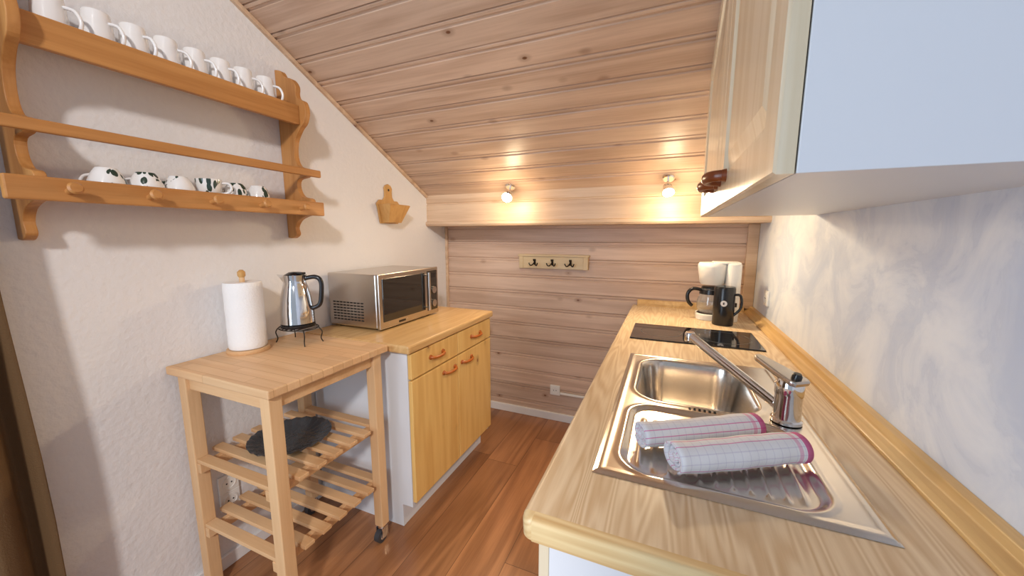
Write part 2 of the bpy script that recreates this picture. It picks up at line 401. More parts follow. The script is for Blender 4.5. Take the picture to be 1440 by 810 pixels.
# faucet
fa = empty('kitchen_faucet')
fx, fy = 0.272, 0.985
zf = ZC+0.0062
lathe('body', [(0.031, 0), (0.031, 0.006), (0.027, 0.009), (0.0265, 0.062), (0.028, 0.066), (0.028, 0.091), (0.024, 0.102), (0.0, 0.106)], m_chrome, fa, T(fx, fy, zf))
tip = Vector((0.075, 1.185, zf+0.130)); base = Vector((fx-0.015, fy+0.01, zf+0.030))
mid = base.lerp(tip, 0.5)
tube('spout', [base, base.lerp(tip, 0.3), mid, base.lerp(tip, 0.8), tip], 0.0120, m_chrome, fa, n=14)
lathe('spout_nozzle', [(0.013, 0), (0.0145, 0.004), (0.0145, 0.024), (0.011, 0.029), (0.0, 0.030)], m_chrome, fa, T(tip.x-0.002, tip.y+0.002, tip.z-0.018))
lm = T(fx, fy, zf+0.102) @ Matrix.Rotation(math.radians(125), 4, 'Z') @ Matrix.Rotation(math.radians(-12), 4, 'Y')
lev = [(-0.030, -0.019), (-0.02, -0.026), (0.03, -0.022), (0.085, -0.014), (0.097, -0.008), (0.097, 0.008), (0.085, 0.014), (0.03, 0.022), (-0.02, 0.026), (-0.030, 0.019)]
prism('lever', lev, 'Z', -0.004, 0.009, m_steelb, fa, bevel=0.004, mtx=lm)
lathe('lever_cap', [(0.0, 0.014), (0.007, 0.014), (0.010, 0.009), (0.010, 0)], m_black, fa, lm @ T(-0.012, 0, 0.006))

# ---------------------------------------------------------------- hob
hb = empty('ceramic_hob')
box('glass', -0.130, 0.357, 1.59, 1.865, ZC+0.0005, ZC+0.006, m_blackglass, hb, bevel=0.002)
m_mark = plain('hob_marking', (0.12, 0.12, 0.12), 0.2)
for cx_, r_ in ((-0.01, 0.085), (0.235, 0.1)):
    lathe('zone_ring_%d' % (cx_ > 0), [(r_, 0), (r_, 0.0006), (r_-0.003, 0.0006), (r_-0.003, 0)], m_mark, hb, T(cx_, 1.73, ZC+0.0058), 48)

# ---------------------------------------------------------------- towels
def towel_material():
    m, nt, b = newmat('striped_tea_towel')
    tc = nt.nodes.new('ShaderNodeTexCoord'); s = nt.nodes.new('ShaderNodeSeparateXYZ')
    nt.links.new(tc.outputs['UV'], s.inputs[0])
    u, v = s.outputs[0], s.outputs[1]
    base = (0.84, 0.83, 0.84); pink = rgb(222, 96, 158); mag = rgb(206, 60, 135)
    g1 = M(nt, 'FRACT', M(nt, 'MULTIPLY', v, 40.0)); l1 = M(nt, 'LESS_THAN', g1, 0.14)
    grp = M(nt, 'LESS_THAN', M(nt, 'FRACT', M(nt, 'ADD', M(nt, 'MULTIPLY', v, 8.0), 0.2)), 0.42)
    g2 = M(nt, 'FRACT', M(nt, 'MULTIPLY', u, 60.0)); l2 = M(nt, 'LESS_THAN', g2, 0.10)
    c = MIX(nt, M(nt, 'MULTIPLY', l1, 0.2), base, rgb(150, 130, 175))
    c = MIX(nt, M(nt, 'MULTIPLY', M(nt, 'MULTIPLY', l1, grp), 0.7), c, pink)
    c = MIX(nt, M(nt, 'MULTIPLY', l2, 0.18), c, rgb(150, 140, 180))
    bands = M(nt, 'MULTIPLY', M(nt, 'LESS_THAN', M(nt, 'ABSOLUTE', M(nt, 'SUBTRACT', u, 0.243)), 0.004), 0.45)
    c = MIX(nt, bands, c, pink)
    endb = M(nt, 'GREATER_THAN', u, 0.254)
    c = MIX(nt, M(nt, 'MULTIPLY', endb, 0.85), c, mag)
    nt.links.new(c, b.inputs['Base Color']); b.inputs['Roughness'].default_value = 0.9
    n = nt.nodes.new('ShaderNodeTexNoise'); n.inputs['Scale'].default_value = 500
    nt.links.new(tc.outputs['Object'], n.inputs['Vector'])
    bp = nt.nodes.new('ShaderNodeBump'); bp.inputs['Strength'].default_value = 0.4; bp.inputs['Distance'].default_value = 0.001
    nt.links.new(n.outputs['Fac'], bp.inputs['Height']); nt.links.new(bp.outputs['Normal'], b.inputs['Normal'])
    return m
m_towel = towel_material()
def towel(p0, p1, R, zb, phase):
    p0 = Vector((*p0, 0)); p1 = Vector((*p1, 0)); d = p1-p0; L = d.length; d.normalize(); s = Vector((-d.y, d.x, 0))
    turns = 3.6; NT = 120; NU = 26
    vs = []; uv = []
    for j in range(NU+1):
        u = j/NU
        for i in range(NT+1):
            t = i/NT; an = phase+t*turns*2*math.pi
            r = (0.006+(R-0.006)*t)*(1+0.03*math.sin(7*u+3*t*6)+0.02*math.sin(23*u+an))
            off = 0.004*math.sin(t*9)*(1 if u > 0.5 else -1)*(abs(u-0.5)*2)**6
            p = p0+d*(L*u+off)+s*(r*math.cos(an)*1.04)
            vs.append((p.x, p.y, zb+R*0.93+r*math.sin(an)*0.9)); uv.append((u*0.265, t*1.0))
    fs = []
    for j in range(NU):
        for i in range(NT):
            q = j*(NT+1)+i; fs.append((q, q+1, q+NT+2, q+NT+1))
    me = bpy.data.meshes.new('tea_towel'); me.from_pydata(vs, [], fs); me.update()
    l = me.uv_layers.new(name='UVMap')
    for lp in me.loops: l.data[lp.index].uv = uv[lp.vertex_index]
    for p in me.polygons: p.use_smooth = True
    o = bpy.data.objects.new('rolled_tea_towel', me); COL.objects.link(o); me.materials.append(m_towel)
    md = o.modifiers.new('thick', 'SOLIDIFY'); md.thickness = 0.004; md.offset = -1
    return o
towel((0.030, 0.690), (0.248, 0.818), 0.032, ZC+0.0005, 0.4)
towel((-0.03, 0.752), (0.190, 0.888), 0.030, ZC+0.0005, 1.9)

# ---------------------------------------------------------------- coffee maker
cm = empty('coffee_maker')
cx, cy = 0.235, 2.15
def rrect(x0, x1, y0, y1, r, n=5):
    pts = []
    for (ax, ay, s) in ((x1-r, y1-r, 0), (x0+r, y1-r, 1), (x0+r, y0+r, 2), (x1-r, y0+r, 3)):
        for i in range(n+1):
            t = math.pi/2*(s+i/n); pts.append((ax+r*math.cos(t), ay+r*math.sin(t)))
    return pts
prism('base', rrect(cx-0.085, cx+0.105, cy-0.075, cy+0.075, 0.045), 'Z', ZC, ZC+0.03, m_plastic, cm, bevel=0.004)
lathe('hot_plate', [(0, 0.003), (0.058, 0.003), (0.06, 0)], m_black, cm, T(cx-0.02, cy, ZC+0.03))
prism('tower', rrect(cx+0.04, cx+0.105, cy-0.07, cy+0.07, 0.028), 'Z', ZC+0.028, ZC+0.29, m_plastic, cm, bevel=0.004)
lathe('filter_housing', [(0.0, 0), (0.05, 0.0), (0.058, 0.01), (0.07, 0.09), (0.07, 0.1), (0.064, 0.112), (0.0, 0.115)], m_plastic, cm, T(cx-0.018, cy, ZC+0.18))
box('switch', cx+0.05, cx+0.09, cy-0.077, cy-0.07, ZC+0.08, ZC+0.1, m_black, cm)
box('lid', cx-0.02, cx+0.1, cy-0.055, cy+0.055, ZC+0.288, ZC+0.298, m_plastic, cm, bevel=0.004)
lathe('carafe', [(0.0, 0.0), (0.05, 0.0), (0.062, 0.02), (0.064, 0.05), (0.052, 0.1), (0.046, 0.115), (0.049, 0.125), (0.046, 0.125), (0.043, 0.114), (0.049, 0.1), (0.061, 0.05), (0.058, 0.02), (0.048, 0.003), (0, 0.003)], m_glass, cm, T(cx-0.02, cy, ZC+0.0335))
lathe('carafe_band', [(0.054, 0), (0.0495, 0.022), (0.0475, 0.022), (0.052, 0)], m_black, cm, T(cx-0.02, cy, ZC+0.13))
lathe('carafe_lid', [(0, 0.014), (0.04, 0.012), (0.046, 0.004), (0.046, 0)], m_black, cm, T(cx-0.02, cy, ZC+0.158))
hx = cx-0.02
tube('carafe_handle', [(hx-0.045, cy-0.01, ZC+0.15), (hx-0.085, cy-0.02, ZC+0.155), (hx-0.108, cy-0.025, ZC+0.13), (hx-0.105, cy-0.025, ZC+0.09), (hx-0.085, cy-0.02, ZC+0.065)], 0.009, m_black, cm)
cn = empty('black_coffee_canister')
kx, ky = 0.262, 2.02
lathe('body', [(0.0, 0), (0.044, 0), (0.046, 0.004), (0.046, 0.178), (0.042, 0.187), (0.0, 0.19)], m_black, cn, T(kx, ky, ZC))
tube('handle', [(kx+0.042, ky-0.01, ZC+0.15), (kx+0.066, ky-0.015, ZC+0.145), (kx+0.070, ky-0.015, ZC+0.09), (kx+0.042, ky-0.01, ZC+0.05)], 0.006, m_black, cn)
th = math.atan2(-ky, -kx)
lm2 = T(kx, ky, ZC+0.11) @ Matrix.Rotation(th, 4, 'Z') @ T(0.0458, 0, 0) @ Matrix.Rotation(math.pi/2, 4, 'Y')
lathe('emblem', [(0.014, 0), (0.014, 0.001), (0.006, 0.001), (0.006, 0)], m_china, cn, lm2, 20)

# ---------------------------------------------------------------- upper cabinet
uc = empty('wall_cabinet')
UX, UZ = 0.104, H+0.068
UT = 2.08
def cy_at(z): return YBM-(z-ZBM1)/SL
side = [(0.512, UZ), (1.567, UZ), (1.567, ceil_z(1.567)-0.03), (cy_at(UT)-0.06, UT), (0.512, UT)]
prism('carcass', side, 'X', UX+0.022, XR, m_white, uc, bevel=0.001)
def framed(name, pts, xf, mat, parent):
    rings = [(pts, xf+0.02), (inset(pts, 0.0), xf+0.003), (inset(pts, 0.003), xf), (inset(pts, 0.062), xf), (inset(pts, 0.070), xf+0.009), (inset(pts, 0.078), xf+0.009), (inset(pts, 0.105), xf+0.002)]
    vs = []; fs = []; n = len(pts)
    for p, x in rings:
        for q in p: vs.append((x, q[0], q[1]))
    for k in range(len(rings)-1):
        for i in range(n):
            j = (i+1) % n; fs.append((k*n+i, k*n+j, (k+1)*n+j, (k+1)*n+i))
    fs.append(tuple(range(n))); fs.append(tuple((len(rings)-1)*n+i for i in range(n)))
    return mesh(name, vs, fs, mat, parent)
framed('door_near', [(0.512, UZ), (1.037, UZ), (1.037, UT), (0.512, UT)], UX, m_updoor, uc)
framed('door_far', [(1.041, UZ), (1.567, UZ), (1.567, ceil_z(1.567)-0.03), (cy_at(UT)-0.06, UT), (1.041, UT)], UX, m_updoor, uc)
def bow(name, p0, p1, out, r, mat, parent, flat=1.0):
    p0 = Vector(p0); p1 = Vector(p1); o = Vector(out)
    tube(name, [p0, p0.lerp(p1, 0.12)+o*0.7, p0.lerp(p1, 0.5)+o, p0.lerp(p1, 0.88)+o*0.7, p1], r, mat, parent, flat=flat)
    for i, p in enumerate((p0, p1)):
        m, l = along(p, p+o*0.25)
        lathe(name+'_foot_%d' % i, [(r*1.7, 0), (r*1.5, l)], mat, parent, m, 16)
for i, yc in enumerate((0.965, 1.115)):
    bow('handle_%d' % i, (UX, yc-0.045, UZ+0.058), (UX, yc+0.045, UZ+0.058), (-0.036, 0, 0), 0.008, m_handleD, uc, flat=1.5)

# ---------------------------------------------------------------- left base cabinet
bc_ = empty('pine_base_cabinet')
ZT = H-0.45
bx0, bx1, by0, by1 = XL+0.016, -0.985, 1.205, 1.955
box('top', XL+0.002, -0.955, 1.18, 1.975, ZT-0.036, ZT, m_pineTop, bc_, bevel=0.008)
side = [(bx0, 0), (bx1-0.055, 0), (bx1-0.055, 0.11), (bx1, 0.11), (bx1, ZT-0.037), (bx0, ZT-0.037)]
prism('side_near', side, 'Y', by0, by0+0.018, m_white, bc_)
prism('side_far', side, 'Y', by1-0.018, by1, m_white, bc_)
box('kick', bx1-0.07, bx1-0.056, by0+0.018, by1-0.018, 0, 0.115, m_white, bc_)
box('bottom', bx0, bx1-0.002, by0+0.018, by1-0.018, 0.115, 0.133, m_white, bc_)
box('back', bx0, bx0+0.01, by0+0.018, by1-0.018, 0.133, ZT-0.037, m_white, bc_)
ym = (by0+by1)/2
for i, (a0, a1) in enumerate(((by0+0.001, ym-0.003), (ym+0.003, by1-0.001))):
    box('drawer_%d' % i, bx1+0.001, bx1+0.02, a0, a1, 0.705, ZT-0.042, m_pineY, bc_, bevel=0.003)
    box('door_%d' % i, bx1+0.001, bx1+0.02, a0, a1, 0.135, 0.698, m_pineY, bc_, bevel=0.003)
    c_ = (a0+a1)/2
    bow('drawer_handle_%d' % i, (bx1+0.02, c_-0.05, 0.765), (bx1+0.02, c_+0.05, 0.765), (0.025, 0, -0.004), 0.007, m_handle, bc_)
    c_ = ym-0.085 if i == 0 else ym+0.085
    bow('door_handle_%d' % i, (bx1+0.02, c_-0.05, 0.655), (bx1+0.02, c_+0.05, 0.655), (0.025, 0, -0.004), 0.007, m_handle, bc_)

# ---------------------------------------------------------------- microwave
mw = empty('microwave_oven')
mx0, mx1, my0, my1, mz0, mz1 = XL+0.02, -1.225, 1.315, 1.79, ZT+0.012, ZT+0.27
box('body', mx0, mx1-0.012, my0, my1, mz0, mz1, m_steelb, mw, bevel=0.006)
box('front_frame', mx1-0.012, mx1+0.006, my0-0.001, my1+0.001, mz0-0.003, mz1+0.002, m_steelb, mw, bevel=0.004)
box('door_window', mx1+0.004, mx1+0.009, my0+0.022, my1-0.125, mz0+0.03, mz1-0.022, m_winglass, mw, bevel=0.002)
box('control_panel', mx1+0.004, mx1+0.008, my1-0.105, my1-0.012, mz0+0.02, mz1-0.015, m_winglass, mw, bevel=0.002)
rod('door_handle', (mx1+0.03, my1-0.118, mz0+0.03), (mx1+0.03, my1-0.118, mz1-0.02), 0.008, m_steelb, mw)
for z in (mz0+0.045, mz1-0.035): rod('handle_post', (mx1+0.004, my1-0.118, z), (mx1+0.03, my1-0.118, z), 0.005, m_steelb, mw)
for i in range(2):
    rod('dial_%d' % i, (mx1+0.008, my1-0.058, mz0+0.06+i*0.075), (mx1+0.022, my1-0.058, mz0+0.06+i*0.075), 0.02, m_steelb, mw)
box('display', mx1+0.008, mx1+0.0095, my1-0.09, my1-0.028, mz1-0.055, mz1-0.03, m_black, mw)
box('label', mx1+0.0055, mx1+0.007, my0+0.13, my0+0.18, mz0+0.008, mz0+0.018, m_black, mw)
for r in range(7):
    for c_ in range(9):
        x = mx0+0.03+c_*0.022; z = mz0+0.03+r*0.014
        box('vent_%d_%d' % (r, c_), x, x+0.016, my0-0.0012, my0+0.002, z, z+0.006, m_darkhole, mw)
for i, (x, y) in enumerate(((mx0+0.04, my0+0.04), (mx1-0.04, my0+0.04), (mx0+0.04, my1-0.04), (mx1-0.04, my1-0.04))):
    rod('foot_%d' % i, (x, y, ZT), (x, y, mz0+0.001), 0.014, m_black, mw)

# ---------------------------------------------------------------- kitchen trolley
tr = empty('kitchen_trolley')
ZK = H-0.442
box('top', XL+0.004, -1.034, 0.655, 1.150, ZK-0.028, ZK, m_birch, tr, bevel=0.004)
lx = (XL+0.06, -1.078); ly = (0.690, 1.112); hw = 0.021
for i, x in enumerate(lx):
    for j, y in enumerate(ly):
        z0 = 0.0 if j == 0 else 0.075
        box('leg_%d%d' % (i, j), x-hw, x+hw, y-hw, y+hw, z0, ZK-0.0285, m_birchZ, tr, bevel=0.003)
for j, y in enumerate(ly):
    box('apron_%d' % j, lx[0]+hw, lx[1]-hw, y-0.010, y+0.010, ZK-0.078, ZK-0.0285, m_birchX, tr, bevel=0.002)
for i, x in enumerate(lx):
    box('apron_side_%d' % i, x-0.010, x+0.010, ly[0]+hw, ly[1]-hw, ZK-0.078, ZK-0.0285, m_birchX, tr, bevel=0.002)
for k, zs in enumerate((0.535, 0.285)):
    for i, x in enumerate((lx[0]+0.032, lx[1]-0.032)):
        box('shelf_rail_%d%d' % (k, i), x-0.010, x+0.010, ly[0]-0.018, ly[1]+0.018, zs-0.05, zs-0.0145, m_birchX, tr, bevel=0.002)
    ns = 7
    for s in range(ns):
        y = ly[0]+0.002+(ly[1]-ly[0]-0.004)*s/(ns-1)
        e = 0.0 if 0 < s < ns-1 else -0.042
        box('slat_%d%d' % (k, s), lx[0]-0.02-e*1.0, lx[1]+0.02+e, y-0.0185, y+0.0185, zs-0.014, zs, m_birchX, tr, bevel=0.002)
for i, x in enumerate(lx):
    y = ly[1]
    rod('castor_wheel_%d' % i, (x-0.012, y-0.012, 0.028), (x+0.012, y-0.012, 0.028), 0.028, m_rubber, tr)
    rod('castor_hub_%d' % i, (x-0.014, y-0.012, 0.028), (x+0.014, y-0.012, 0.028), 0.014, m_chrome, tr)
    box('castor_fork_a%d' % i, x-0.019, x-0.015, y-0.02, y+0.014, 0.02, 0.068, m_chrome, tr, bevel=0.001)
    box('castor_fork_b%d' % i, x+0.015, x+0.019, y-0.02, y+0.014, 0.02, 0.068, m_chrome, tr, bevel=0.001)
    rod('castor_plate_%d' % i, (x, y, 0.064), (x, y, 0.076), 0.019, m_chrome, tr)
pl = []
for r, z in ((0, 0.004), (0.05, 0.004), (0.075, 0.006), (0.1, 0.011), (0.125, 0.019), (0.138, 0.023), (0.140, 0.027), (0.134, 0.027), (0.12, 0.023), (0.11, 0.0175), (0.098, 0.0155), (0.085, 0.0100), (0.07, 0.0105), (0.055, 0.0080), (0.04, 0.0095), (0.0, 0.009)): pl.append((r, z-0.004))
pm = T(-1.285, 0.885, 0.5355)
pl_o = lathe('smoked_glass_plate', pl, m_dglass, None, pm, 96)
for v in pl_o.data.vertices:
    dx, dy = v.co.x+1.285, (v.co.y-0.885)
    r = math.hypot(dx, dy)
    if r > 0.06: v.co.z += 0.0022*(r-0.06)/0.07*math.cos(24*math.atan2(dy, dx))+0.0022*(r-0.06)/0.07

# paper towel holder
pt = empty('paper_towel_holder')
px_, py_ = -1.482, 0.885
lathe('base', [(0, 0), (0.07, 0), (0.072, 0.004), (0.07, 0.014), (0, 0.015)], m_birchX, pt, T(px_, py_, ZK))
rod('pole', (px_, py_, ZK+0.014), (px_, py_, ZK+0.29), 0.009, m_birchZ, pt)
lathe('pole_tip', [(0.009, 0), (0.013, 0.006), (0.013, 0.02), (0.006, 0.028), (0, 0.029)], m_box, pt, T(px_, py_, ZK+0.285))
prf = [(0.02, 0.0), (0.060, 0.0)]
for i in range(12): prf.append((0.0625+0.0006*math.sin(i*2.1), 0.006+i*0.0215))
prf += [(0.060, 0.252), (0.02, 0.252), (0.02, 0.0)]
lathe('paper_roll', prf, m_paper, pt, T(px_, py_, ZK+0.016), 48)

# wire trivet under jug
wr_ = empty('wire_trivet')
jx, jy = -1.395, 1.035
zr = ZK+0.066
tube('ring_outer', [(jx+0.085*math.cos(t*math.pi/8), jy+0.065*math.sin(t*math.pi/8), zr) for t in range(16)], 0.0022, m_iron, wr_, closed=True)
for k in range(7):
    x = jx-0.066+k*0.022; hh = 0.065*math.sqrt(max(0, 1-((x-jx)/0.085)**2))
    tube('bar_%d' % k, [(x, jy-hh, zr), (x, jy+hh, zr)], 0.0018, m_iron, wr_, spline=False)
for k, (sx, sy) in enumerate(((1, 1), (1, -1), (-1, 1), (-1, -1))):
    x = jx+sx*0.072; y = jy+sy*0.035
    tube('leg_%d' % k, [(x, y, zr), (x+sx*0.012, y+sy*0.006, zr-0.02), (x+sx*0.006, y+sy*0.004, ZK+0.02), (x+sx*0.012, y+sy*0.008, ZK+0.003)], 0.0022, m_iron, wr_)
# thermos jug
jg = empty('thermos_jug')
zj = zr+0.003
lathe('foot', [(0, 0), (0.060, 0), (0.063, 0.004), (0.063, 0.014), (0.0, 0.014)], m_black, jg, T(jx, jy, zj))
lathe('body', [(0.058, 0), (0.063, 0.004), (0.062, 0.05), (0.055, 0.11), (0.045, 0.155), (0.04, 0.17), (0.041, 0.18), (0.044, 0.2), (0.041, 0.2), (0.038, 0.19), (0, 0.19)], m_chrome, jg, T(jx, jy, zj+0.0145))
lathe('lid', [(0, 0.02), (0.02, 0.018), (0.037, 0.008), (0.039, 0.0)], m_black, jg, T(jx, jy, zj+0.207))
box('thumb_lever', jx+0.01, jx+0.055, jy-0.01, jy+0.01, zj+0.218, zj+0.227, m_black, jg, bevel=0.003)
mtx = T(jx, jy, zj) @ Matrix.Rotation(math.radians(30), 4, 'Z')
P = [mtx @ Vector(p) for p in ((0.04, 0, 0.2), (0.08, 0, 0.205), (0.1, 0, 0.185), (0.098, 0, 0.13), (0.088, 0, 0.09), (0.058, 0, 0.075))]
tube('handle', P, 0.009, m_black, jg)
P = [mtx @ Vector(p) for p in ((-0.036, -0.018, 0.185), (-0.066, 0, 0.214), (-0.036, 0.018, 0.185))]
P2 = [mtx @ Vector(p) for p in ((-0.03, -0.02, 0.214), (-0.068, 0, 0.217), (-0.03, 0.02, 0.214))]
mesh('spout', P+P2, [(0, 1, 4, 3), (1, 2, 5, 4), (0, 2, 1), (3, 4, 5), (0, 3, 5, 2)], m_chrome, jg)

# ---------------------------------------------------------------- wall plate rack shelf
sh = empty('wall_shelf_rack')
xw = XL+0.001
def bracket(name, y0, y1):
    ctl = [(0.0, 1.300), (0.030, 1.298), (0.055, 1.315), (0.050, 1.345), (0.075, 1.375), (0.115, 1.39), (0.155, 1.400), (0.160, 1.43),
           (0.155, 1.462), (0.105, 1.475), (0.082, 1.51), (0.090, 1.545), (0.145, 1.556), (0.148, 1.585), (0.100, 1.60), (0.080, 1.64),
           (0.088, 1.70), (0.120, 1.745), (0.150, 1.77), (0.165, 1.81), (0.155, 1.85), (0.125, 1.865), (0.115, 1.885), (0.118, 1.915), (0.095, 1.945), (0.055, 1.96), (0.035, 1.985), (0.0, 1.995)]
    P = [Vector((a_, b_)) for a_, b_ in ctl]; Q = []
    for i in range(len(P)-1):
        p0 = P[max(i-1, 0)]; p1 = P[i]; p2 = P[i+1]; p3 = P[min(i+2, len(P)-1)]
        for s in range(4):
            t = s/4
            v = 0.5*((2*p1)+(-p0+p2)*t+(2*p0-5*p1+4*p2-p3)*t*t+(-p0+3*p1-3*p2+p3)*t**3)
            Q.append((xw+max(v.x, 0), v.y))
    Q.append((xw, 1.995))
    prism(name, Q, 'Y', y0, y1, m_shelfZ, sh, bevel=0.002)
bracket('bracket_near', 0.395, 0.417); bracket('bracket_far', 1.143, 1.165)
box('upper_board', xw, xw+0.125, 0.4175, 1.1425, 1.800, 1.820, m_shelfY, sh, bevel=0.002)
box('upper_fascia', xw+0.108, xw+0.128, 0.4175, 1.1425, 1.762, 1.838, m_shelfY, sh, bevel=0.003)
box('lower_board', xw, xw+0.15, 0.4175, 1.1425, 1.418, 1.434, m_shelfY, sh, bevel=0.002)
box('lower_fascia', xw+0.152, xw+0.172, 0.345, 1.195, 1.393, 1.450, m_shelfY, sh, bevel=0.004)
box('middle_rail', xw+0.140, xw+0.155, 0.345, 1.205, 1.556, 1.586, m_shelfY, sh, bevel=0.004)
for i, y in enumerate((0.445, 0.602, 0.762, 0.922, 1.082)):
    m, l = along((xw+0.170, y, 1.418), (xw+0.215, y, 1.426))
    lathe('peg_%d' % i, [(0.008, 0), (0.008, l*0.5), (0.013, l*0.7), (0.015, l*0.88), (0.011, l), (0, l*1.02)], m_shelfY, sh, m, 20)

def mug(name, x, y, z, ang, r=0.037, h=0.09, inv=True, mat=None, cup=False):
    mat = mat or m_china
    e = empty(name)
    if cup: prof = [(0, 0), (0.022, 0), (0.024, 0.003), (0.030, 0.012), (r*0.98, 0.035), (r*1.04, h), (r*0.99, h), (r*0.92, 0.034), (0.026, 0.012), (0, 0.006)]
    else: prof = [(0, 0), (r*0.74, 0), (r*0.80, 0.004), (r*0.86, 0.3*h), (r, h), (r*0.93, h), (r*0.80, 0.3*h), (r*0.7, 0.006), (0, 0.006)]
    mt = T(x, y, z)
    if inv: mt = T(x, y, z+h) @ Matrix.Rotation(math.pi, 4, 'X')
    lathe('body', prof, mat, e, mt, 32)
    q = mt @ Matrix.Rotation(ang, 4, 'Z')
    r1 = r*0.9
    hp = [(r1*0.97, 0, h*0.83), (r1+0.022, 0, h*0.84), (r1+0.030, 0, h*0.6), (r1+0.020, 0, h*0.35), (r1*0.93, 0, h*0.28)]
    tube('handle', [q @ Vector(p) for p in hp], 0.0045, mat, e, n=8)
    return e
m_leaf, nt, b = newmat('porcelain_leaf_pattern')
tc = nt.nodes.new('ShaderNodeTexCoord')
mp = nt.nodes.new('ShaderNodeMapping'); mp.inputs['Rotation'].default_value = (0.7, 0.4, 0.3); mp.inputs['Scale'].default_value = (1.0, 1.0, 0.4)
nt.links.new(tc.outputs['Object'], mp.inputs['Vector'])
vo = nt.nodes.new('ShaderNodeTexVoronoi'); vo.inputs['Scale'].default_value = 75
no = nt.nodes.new('ShaderNodeTexNoise'); no.inputs['Scale'].default_value = 13; no.inputs['Detail'].default_value = 0
nt.links.new(mp.outputs[0], vo.inputs['Vector']); nt.links.new(tc.outputs['Object'], no.inputs['Vector'])
a_ = M(nt, 'LESS_THAN', vo.outputs['Distance'], 0.5); b_ = M(nt, 'GREATER_THAN', no.outputs['Fac'], 0.535)
c = MIX(nt, M(nt, 'MULTIPLY', a_, b_), (0.85, 0.84, 0.82), (0.03, 0.055, 0.04)); nt.links.new(c, b.inputs['Base Color'])
b.inputs['Roughness'].default_value = 0.15
for i, y in enumerate((0.495, 0.583, 0.660, 0.738, 0.815, 0.892, 0.968, 1.050)):
    mug('white_mug', xw+0.066, y, 1.8205, -0.7+0.15*(i % 3), r=0.036, h=0.098)
for i, y in enumerate((0.548, 0.634, 0.716)):
    mug('patterned_bowl', xw+0.092, y, 1.4345, 2.6, r=0.0405, h=0.062, mat=m_leaf, cup=True)
mug('patterned_cup', xw+0.095, 0.800, 1.4345, 0.9, r=0.036, h=0.064, inv=False, mat=m_leaf, cup=True)
for i, y in enumerate((0.887, 0.968)):
    mug('patterned_bowl', xw+0.092, y, 1.4345, 2.6, r=0.0375, h=0.062, mat=m_leaf, cup=True)

# ---------------------------------------------------------------- wooden wall box
wb = empty('wooden_wall_box')
yc, zc = 1.79, 1.48
out = [(-0.075, -0.10), (-0.09, -0.02), (-0.10, 0.012), (-0.075, 0.035), (-0.045, 0.035), (-0.03, 0.055), (-0.028, 0.085), (-0.032, 0.105), (-0.02, 0.122), (0, 0.13)]
out = out+[(-a_, b_) for a_, b_ in out[::-1][1:]]
prism('back_plate', [(yc+a_, zc+b_) for a_, b_ in out], 'X', xw, xw+0.012, m_box, wb, bevel=0.002)
vs = []
for z, hw_, d in ((zc-0.095, 0.055, 0.04), (zc+0.005, 0.088, 0.085)):
    vs += [(xw+0.012, yc-hw_, z), (xw+0.012+d, yc-hw_, z), (xw+0.012+d, yc+hw_, z), (xw+0.012, yc+hw_, z)]
o = mesh('scoop', vs, [(0, 1, 2, 3), (0, 1, 5, 4), (1, 2, 6, 5), (2, 3, 7, 6)], m_box, wb)
md = o.modifiers.new('s', 'SOLIDIFY'); md.thickness = 0.008; md.offset = -1
lathe('hang_hole', [(0.007, 0), (0.007, 0.001), (0, 0.001)], m_darkhole, wb, T(xw+0.0122, yc, zc+0.095) @ Matrix.Rotation(math.pi/2, 4, 'Y'), 16)

# ---------------------------------------------------------------- coat rack on back wall
cr = empty('coat_hook_rack')
yb = YB-0.001
box('board', -0.955, -0.475, yb-0.018, yb, 1.085, 1.178, m_rack, cr, bevel=0.003)
box('board_top', -0.962, -0.468, yb-0.026, yb, 1.168, 1.182, m_rack, cr, bevel=0.002)
box('panel_frame_l', -0.955, -0.925, yb-0.024, yb-0.0185, 1.085, 1.168, m_rack, cr, bevel=0.002)
box('panel_frame_r', -0.505, -0.475, yb-0.024, yb-0.0185, 1.085, 1.168, m_rack, cr, bevel=0.002)
for i, x in enumerate((-0.84, -0.715, -0.59)):
    box('hook_plate_%d' % i, x-0.007, x+0.007, yb-0.021, yb-0.0182, 1.11, 1.15, m_iron, cr, bevel=0.001)
    for s in (-1, 1):
        tube('hook_%d%d' % (i, s), [(x, yb-0.02, 1.132), (x+s*0.012, yb-0.04, 1.110), (x+s*0.024, yb-0.05, 1.110), (x+s*0.031, yb-0.053, 1.126)], 0.004, m_iron, cr)
    tube('hook_up_%d' % i, [(x, yb-0.02, 1.14), (x, yb-0.04, 1.138), (x, yb-0.05, 1.15)], 0.004, m_iron, cr)

# ---------------------------------------------------------------- outlets
def outlet(name, mt, n=1):
    e = empty(name)
    for k in range(n):
        q = mt @ T(0, k*0.072, 0)
        box('plate_%d' % k, -0.036, 0.036, -0.036, 0.036, 0, 0.010, m_plastic, e, bevel=0.003, mtx=q)
        lathe('socket_%d' % k, [(0.026, 0.0102), (0.026, 0.0125), (0.021, 0.0125), (0.020, 0.0105), (0, 0.0105)], m_plastic, e, q, 28)
        for s in (-1, 1): lathe('pin_%d%d' % (k, s), [(0.003, 0.0106), (0.003, 0.0112), (0, 0.0112)], m_darkhole, e, q @ T(s*0.009, 0, 0), 10)
    return e
mb = Matrix(((1, 0, 0, 0), (0, 0, -1, 0), (0, 1, 0, 0), (0, 0, 0, 1)))
outlet('wall_outlet', T(-0.685, YB, 0.225) @ mb)
mr_ = Matrix(((0, 0, -1, 0), (0, 1, 0, 0), (1, 0, 0, 0), (0, 0, 0, 1)))
outlet('wall_outlet', T(XR, 2.10, 1.01) @ mr_ @ Matrix.Rotation(math.pi/2, 4, 'Z'), 1)
ml = Matrix(((0, 0, 1, 0), (1, 0, 0, 0), (0, 1, 0, 0), (0, 0, 0, 1)))
